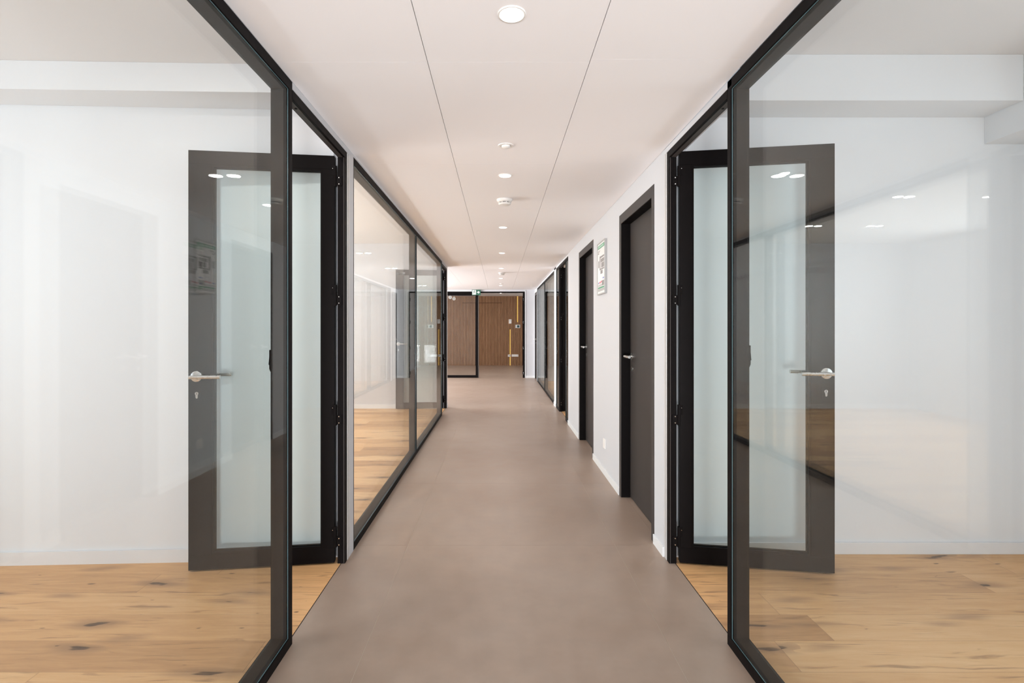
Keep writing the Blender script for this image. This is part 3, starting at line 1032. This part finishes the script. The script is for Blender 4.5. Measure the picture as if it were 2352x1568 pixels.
dl = downlight()
names = ['ceiling downlight nearest the viewer, largest in view', 'ceiling downlight between the flush sensor and the smoke detector',
         'ceiling downlight just beyond the nearer smoke detector', 'fourth ceiling downlight along the corridor',
         'ceiling downlight level with the end of the left glazing', 'ceiling downlight just beyond the far smoke detector',
         'corridor downlight closest to the exit sign']
for k in range(7):
    o = dl if k == 0 else copy_tree(dl)
    o.location = (XC, 1.624 + 1.713 * k, CEIL)
    tag(o, names[k], 'ceiling light', 'round downlights down the corridor ceiling')
o = copy_tree(dl); o.location = (-1.16, 12.05, CEIL)
tag(o, 'ceiling downlight left of the corridor line, above the open area', 'ceiling light', 'round downlights down the corridor ceiling')
o = copy_tree(dl); o.location = (0.055, 16.1, 2.357)
tag(o, 'downlight in the lobby ceiling behind the doorway', 'ceiling light', 'lobby downlights')
for k, (lx, ly) in enumerate(((-1.9, 16.1), (-0.9, 14.6), (0.055, 14.6))):  # three extra downlights, added to brighten the lobby
    o = copy_tree(dl); o.location = (lx, ly, 2.357)
    tag(o, ('added lobby downlight over the left part of the slatted wall', 'added lobby downlight just beyond the closed glass leaf', 'added lobby downlight just beyond the open passage')[k], 'ceiling light', 'lobby downlights')
# lamps behind the viewpoint, same row
for yy, lb in ((-0.089, 'corridor downlight right above the viewpoint'), (-1.802, 'corridor downlight nearest the glazed entrance')):
    o = copy_tree(dl); o.location = (XC, yy, CEIL)
    tag(o, lb, 'ceiling light', 'downlights behind the viewpoint')

room_l = []  # near left and far right room lamps are added to brighten those rooms
for k, (lx, ly, lz, sc) in enumerate(((-1.25, 1.85, 2.596, 1.6), (-1.75, -0.35, 2.596, 1.3), (-3.2, 1.25, 2.596, 1.1), (-2.2, 3.75, 2.596, 1.15), (-2.2, 5.25, 2.596, 1.15),
                                      (-2.2, 6.75, 2.596, 1.15), (-3.0, 5.25, 2.596, 1.15), (-3.0, 6.75, 2.596, 1.15), (1.9, 0.4, 2.68, 1.2),
                                      (2.3, 8.0, 2.60, 1.6), (2.3, 9.7, 2.60, 1.6), (2.3, 11.3, 2.60, 1.6))):
    o = copy_tree(dl); o.location = (lx, ly, lz); o.scale = (sc, sc, 1)
    for q in o.children:
        if q.type == 'LIGHT':
            q.data = q.data.copy(); q.data.energy *= sc * sc
    tag(o, ('added fill light in the near left room ceiling, second row from the door', 'added fill light in the near left room ceiling, level with the viewpoint', 'added fill light in the near left room ceiling, by the window',
            'second left room ceiling light nearest its cross wall', 'second left room ceiling light in the middle of the inner row', 'second left room ceiling light at the far end of the inner row',
            'second left room ceiling light in the middle of the window row', 'second left room ceiling light at the far end of the window row',
            'ceiling light of the near right room', 'added fill light in the far right room ceiling, nearest its open door',
            'added fill light in the far right room ceiling, middle of the room', 'added fill light in the far right room ceiling, nearest its end wall')[k], 'ceiling light', 'ceiling lights inside the rooms')

ps = empty('motion_sensor', (XC - 0.003, 2.790, CEIL))
tag(ps, 'white flush round motion sensor nearest in the ceiling', 'sensor')
MB().lathe([(0.0420, 0.0), (0.0400, -0.0035), (0.0300, -0.0045), (0.0265, -0.0025), (0.0265, 0.0)], 0, 0).build('bezel', M['plastic'], parent=ps, smooth=True)
MB().lathe([(0.0240, 0.0), (0.0235, -0.0060), (0.0185, -0.0125), (0.0100, -0.0155), (0.0, -0.0165)], 0, 0).build('lens', M['plastic'], parent=ps, smooth=True)
MB().lathe([(0.0272, -0.0006), (0.0236, -0.0006)], 0, 0).build('gap_ring', M['greyplastic'], parent=ps)


def smoke(loc, label):
    t = empty('smoke_detector', loc)
    tag(t, label, 'smoke detector', 'smoke detectors on the corridor ceiling')
    MB().lathe([(0.0, -0.001), (0.0600, -0.001), (0.0600, -0.010), (0.0545, -0.020), (0.0480, -0.0235), (0.0, -0.0235)], 0, 0).build('base', M['plastic'], parent=t, smooth=True)
    MB().lathe([(0.0430, -0.0236), (0.0430, -0.0320)], 0, 0).build('vent', M['greyplastic'], parent=t)
    for k in range(9):
        a = 2 * math.pi * k / 9 + 0.1
        c, s_ = math.cos(a), math.sin(a)
        MB().tube((0.0455 * c, 0.0455 * s_, -0.0236), (0.0455 * c, 0.0455 * s_, -0.0322), 0.0028, seg=8).build('rib', M['plastic'], parent=t)
    MB().lathe([(0.0, -0.0322), (0.0480, -0.0322), (0.0480, -0.0360), (0.0420, -0.0430), (0.0250, -0.0470), (0.0, -0.0480)], 0, 0).build('cap', M['plastic'], parent=t, smooth=True)
    return t


s1 = smoke((XC + 0.003, 3.955, CEIL), 'white domed smoke detector nearest on the ceiling')
s2 = copy_tree(s1); s2.location = (XC + 0.012, 9.15, CEIL)
tag(s2, 'smaller looking smoke detector far down the corridor ceiling', 'smoke detector', 'smoke detectors on the corridor ceiling')
p2 = copy_tree(ps); p2.location = (XC + 0.01, 11.35, CEIL)
tag(p2, 'tiny white sensor in the ceiling just before the last corridor downlight', 'sensor')


# ------------------------------------------------------------------ exit sign
SXc, SY = -0.575, YEND - 0.060
es = empty('exit_sign', (SXc, SY, 2.175))
tag(es, 'green exit sign with running figure and arrow above the lobby doorway', 'exit sign')
MB().box(-0.110, 0.110, 0.0, 0.040, -0.070, 0.068).build('sign_body', M['green'], parent=es, bevel=0.002)
MB().plate([(-0.075, 0.068), (0.075, 0.068), (0.075, 0.0695), (-0.075, 0.0695)], 'y', 0.004, 0.036).build('mounting_rail', M['alu'], parent=es)
ar = MB().plate([(0.018, -0.009), (0.060, -0.009), (0.040, -0.030), (0.058, -0.030), (0.090, 0.001), (0.058, 0.032), (0.040, 0.032), (0.060, 0.011), (0.018, 0.011)], 'y', -0.0012, 0.0)
ar.build('arrow', M['white'], parent=es)
rf = MB()
rf.plate([(-0.100, -0.058), (-0.008, -0.058), (-0.008, 0.056), (-0.100, 0.056)], 'y', -0.0008, 0.0)
rf.build('door_symbol', M['white'], parent=es)
rm = MB()
rm.tube((-0.048, -0.0014, 0.038), (-0.048, -0.0009, 0.038), 0.010, seg=16)                        # head
rm.plate([(-0.062, 0.026), (-0.046, 0.028), (-0.050, -0.008), (-0.064, -0.006)], 'y', -0.0014, -0.0009)   # torso
rm.plate([(-0.048, 0.024), (-0.030, 0.006), (-0.022, 0.012), (-0.025, 0.018), (-0.030, 0.016), (-0.044, 0.030)], 'y', -0.0016, -0.0010)
rm.plate([(-0.060, 0.024), (-0.080, 0.016), (-0.084, -0.002), (-0.078, -0.003), (-0.074, 0.011), (-0.060, 0.015)], 'y', -0.0016, -0.0010)
rm.plate([(-0.060, -0.006), (-0.036, -0.012), (-0.036, -0.036), (-0.029, -0.036), (-0.028, -0.006), (-0.052, 0.002)], 'y', -0.0016, -0.0010)
rm.plate([(-0.064, -0.004), (-0.068, -0.026), (-0.088, -0.038), (-0.084, -0.044), (-0.061, -0.030), (-0.054, -0.006)], 'y', -0.0016, -0.0010)
rm.build('running_figure', M['green'], parent=es)

# ------------------------------------------------------------------ evacuation plan on the right wall
PY0, PY1, PZ0, PZ1 = 4.372, 4.712, 1.560, 2.022
po = empty('evacuation_plan', (XR, (PY0 + PY1) / 2, (PZ0 + PZ1) / 2))
tag(po, 'evacuation plan with green header in a slim pale frame between the dark doors', 'wall notice')
hy, hz = (PY1 - PY0) / 2, (PZ1 - PZ0) / 2
TK = 0.021
fb = MB()
fb.box(-TK, -0.0005, -hy, -hy + 0.010, -hz, hz).box(-TK, -0.0005, hy - 0.010, hy, -hz, hz)
fb.box(-TK, -0.0005, -hy + 0.010, hy - 0.010, hz - 0.010, hz).box(-TK, -0.0005, -hy + 0.010, hy - 0.010, -hz, -hz + 0.010)
fb.build('frame', plain('grey_anodised_frame', (0.42, 0.42, 0.42), 0.4), parent=po, bevel=0.001)
sheet = MB().box(-TK + 0.005, -0.001, -hy + 0.010, hy - 0.010, -hz + 0.010, hz - 0.010).build('printed_sheet', M['paper'], parent=po)
xs0, xs1 = -TK + 0.0040, -TK + 0.0050


def mark(name, rects, mat):
    """rects in sheet units: u 0..1 left to right as read from the corridor, v 0..1 from the bottom"""
    mb = MB()
    for (u0, v0, u1, v1) in rects:
        ya = hy - 0.012 - u0 * (2 * hy - 0.024)
        yb = hy - 0.012 - u1 * (2 * hy - 0.024)
        mb.box(xs0, xs1, ya, yb, -hz + 0.012 + v0 * (2 * hz - 0.024), -hz + 0.012 + v1 * (2 * hz - 0.024))
    return mb.build(name, mat, parent=sheet)


mark('header_band', [(0.04, 0.90, 0.96, 0.97)], M['pgreen'])
xs0, xs1 = -TK + 0.0034, -TK + 0.0039
mark('header_lettering', [(0.12, 0.918, 0.86, 0.952)], M['plight'])
xs0, xs1 = -TK + 0.0040, -TK + 0.0050
mark('floor_plan', [(0.30, 0.46, 0.40, 0.74), (0.40, 0.70, 0.90, 0.735), (0.40, 0.46, 0.90, 0.49), (0.52, 0.50, 0.90, 0.60), (0.46, 0.61, 0.90, 0.68),
                    (0.42, 0.38, 0.70, 0.45), (0.10, 0.52, 0.22, 0.66)], M['pgrey'])
mark('text_block', [(0.06, 0.16, 0.60, 0.17), (0.06, 0.14, 0.62, 0.15), (0.62, 0.14, 0.90, 0.24), (0.06, 0.04, 0.92, 0.052), (0.06, 0.062, 0.92, 0.078)], M['pgrey'])
mark('text_block', [(0.06, 0.855, 0.34, 0.865), (0.06, 0.835, 0.28, 0.845), (0.06, 0.800, 0.20, 0.822)], M['pgrey'])
mark('red_pictograms', [(0.26, 0.195, 0.42, 0.23), (0.45, 0.205, 0.60, 0.24)], M['pink'])
mark('blue_pictogram', [(0.08, 0.195, 0.20, 0.225)], M['pblue'])
mark('blue_pictogram', [(0.72, 0.27, 0.88, 0.30)], M['pblue'])
mark('footer_band', [(0.06, 0.09, 0.90, 0.125)], M['pgreen'])

# ------------------------------------------------------------------ small wall fittings
ws = empty('wall_socket', (XR, 4.455, 0.270))
tag(ws, 'white blank socket plate low on the wall below the evacuation plan', 'socket')
MB().box(-0.010, 0.0, -0.040, 0.040, -0.040, 0.040).build('plate', M['plastic'], parent=ws, bevel=0.002)
MB().box(-0.0115, -0.010, -0.022, 0.022, -0.022, 0.022).build('insert', M['plastic'], parent=ws, bevel=0.001)

yl = YLOB - 0.022


def lob(px, py):
    return ((px - 1146) * yl / F, EYE + (754 - py) * yl / F)


cx, cz = lob(1171.7, 738)
cp = empty('control_panel', (cx, yl, cz))
tag(cp, 'white upright control box on the slats above the lower light strip', 'control box')
MB().box(-0.046, 0.046, -0.024, 0.0, -0.072, 0.072).build('cover', M['plastic'], parent=cp, bevel=0.004)
MB().box(-0.030, 0.030, -0.0255, -0.024, 0.010, 0.050).build('grille', M['alu'], parent=cp)
cx, cz = lob(1189.3, 749.3)
th = empty('thermostat', (cx, yl, cz))
tag(th, 'white thermostat with dark square screen below the upper light strip', 'thermostat')
MB().box(-0.082, 0.082, -0.026, 0.0, -0.055, 0.055).build('housing', M['plastic'], parent=th, bevel=0.004)
MB().box(-0.030, 0.056, -0.0275, -0.026, -0.040, 0.040).build('screen', M['screen'], parent=th)
cx, cz = lob(1169.6, 816.5)
sk = empty('power_outlet', (cx, yl, cz))
tag(sk, 'single white outlet over the lower light strip on the slats', 'outlet', 'white outlets on the slatted wall')
MB().box(-0.045, 0.045, -0.012, 0.0, -0.038, 0.038).build('plate', M['plastic'], parent=sk, bevel=0.002)
MB().tube((0.005, -0.012, 0), (0.005, -0.0135, 0), 0.019, seg=20).build('insert', M['greyplastic'], parent=sk)
cx, cz = lob(1182.8, 816.2)
sk = empty('power_outlet', (cx, yl, cz))
tag(sk, 'triple white outlet strip right of the lower light strip', 'outlet', 'white outlets on the slatted wall')
MB().box(-0.112, 0.112, -0.012, 0.0, -0.038, 0.038).build('plate', M['plastic'], parent=sk, bevel=0.002)
for k in (-1, 0, 1):
    MB().tube((0.072 * k, -0.012, 0), (0.072 * k, -0.0135, 0), 0.019, seg=20).build('insert', M['alu'], parent=sk)


def spot(name, x_, y_, label):
    t = empty(name, (x_, y_, 2.357))
    tag(t, label, 'spotlight', 'white lamps high in the lobby')
    MB().lathe([(0.030, 0.0), (0.030, -0.012), (0.008, -0.016), (0.008, -0.050)], 0, 0).build('mount', M['plastic'], parent=t, smooth=True)
    MB().tube((0, 0.030, -0.085), (0, -0.055, -0.115), 0.038, 0.056, seg=28).build('head', M['plastic'], parent=t, smooth=True)
    MB().tube((0, -0.0552, -0.1151), (0, -0.0570, -0.1158), 0.040, 0.038, seg=24).build('lens', M['alu'], parent=t, smooth=True)


spot('ceiling_spotlight', (1034.4 - 1146) * 16.4 / F, 16.4, 'round white lamp high in the lobby, at the left edge of the doorway')
spot('ceiling_spotlight', (1043 - 1146) * 17.2 / F, 17.2, 'white lamp tucked behind the round one high in the lobby')
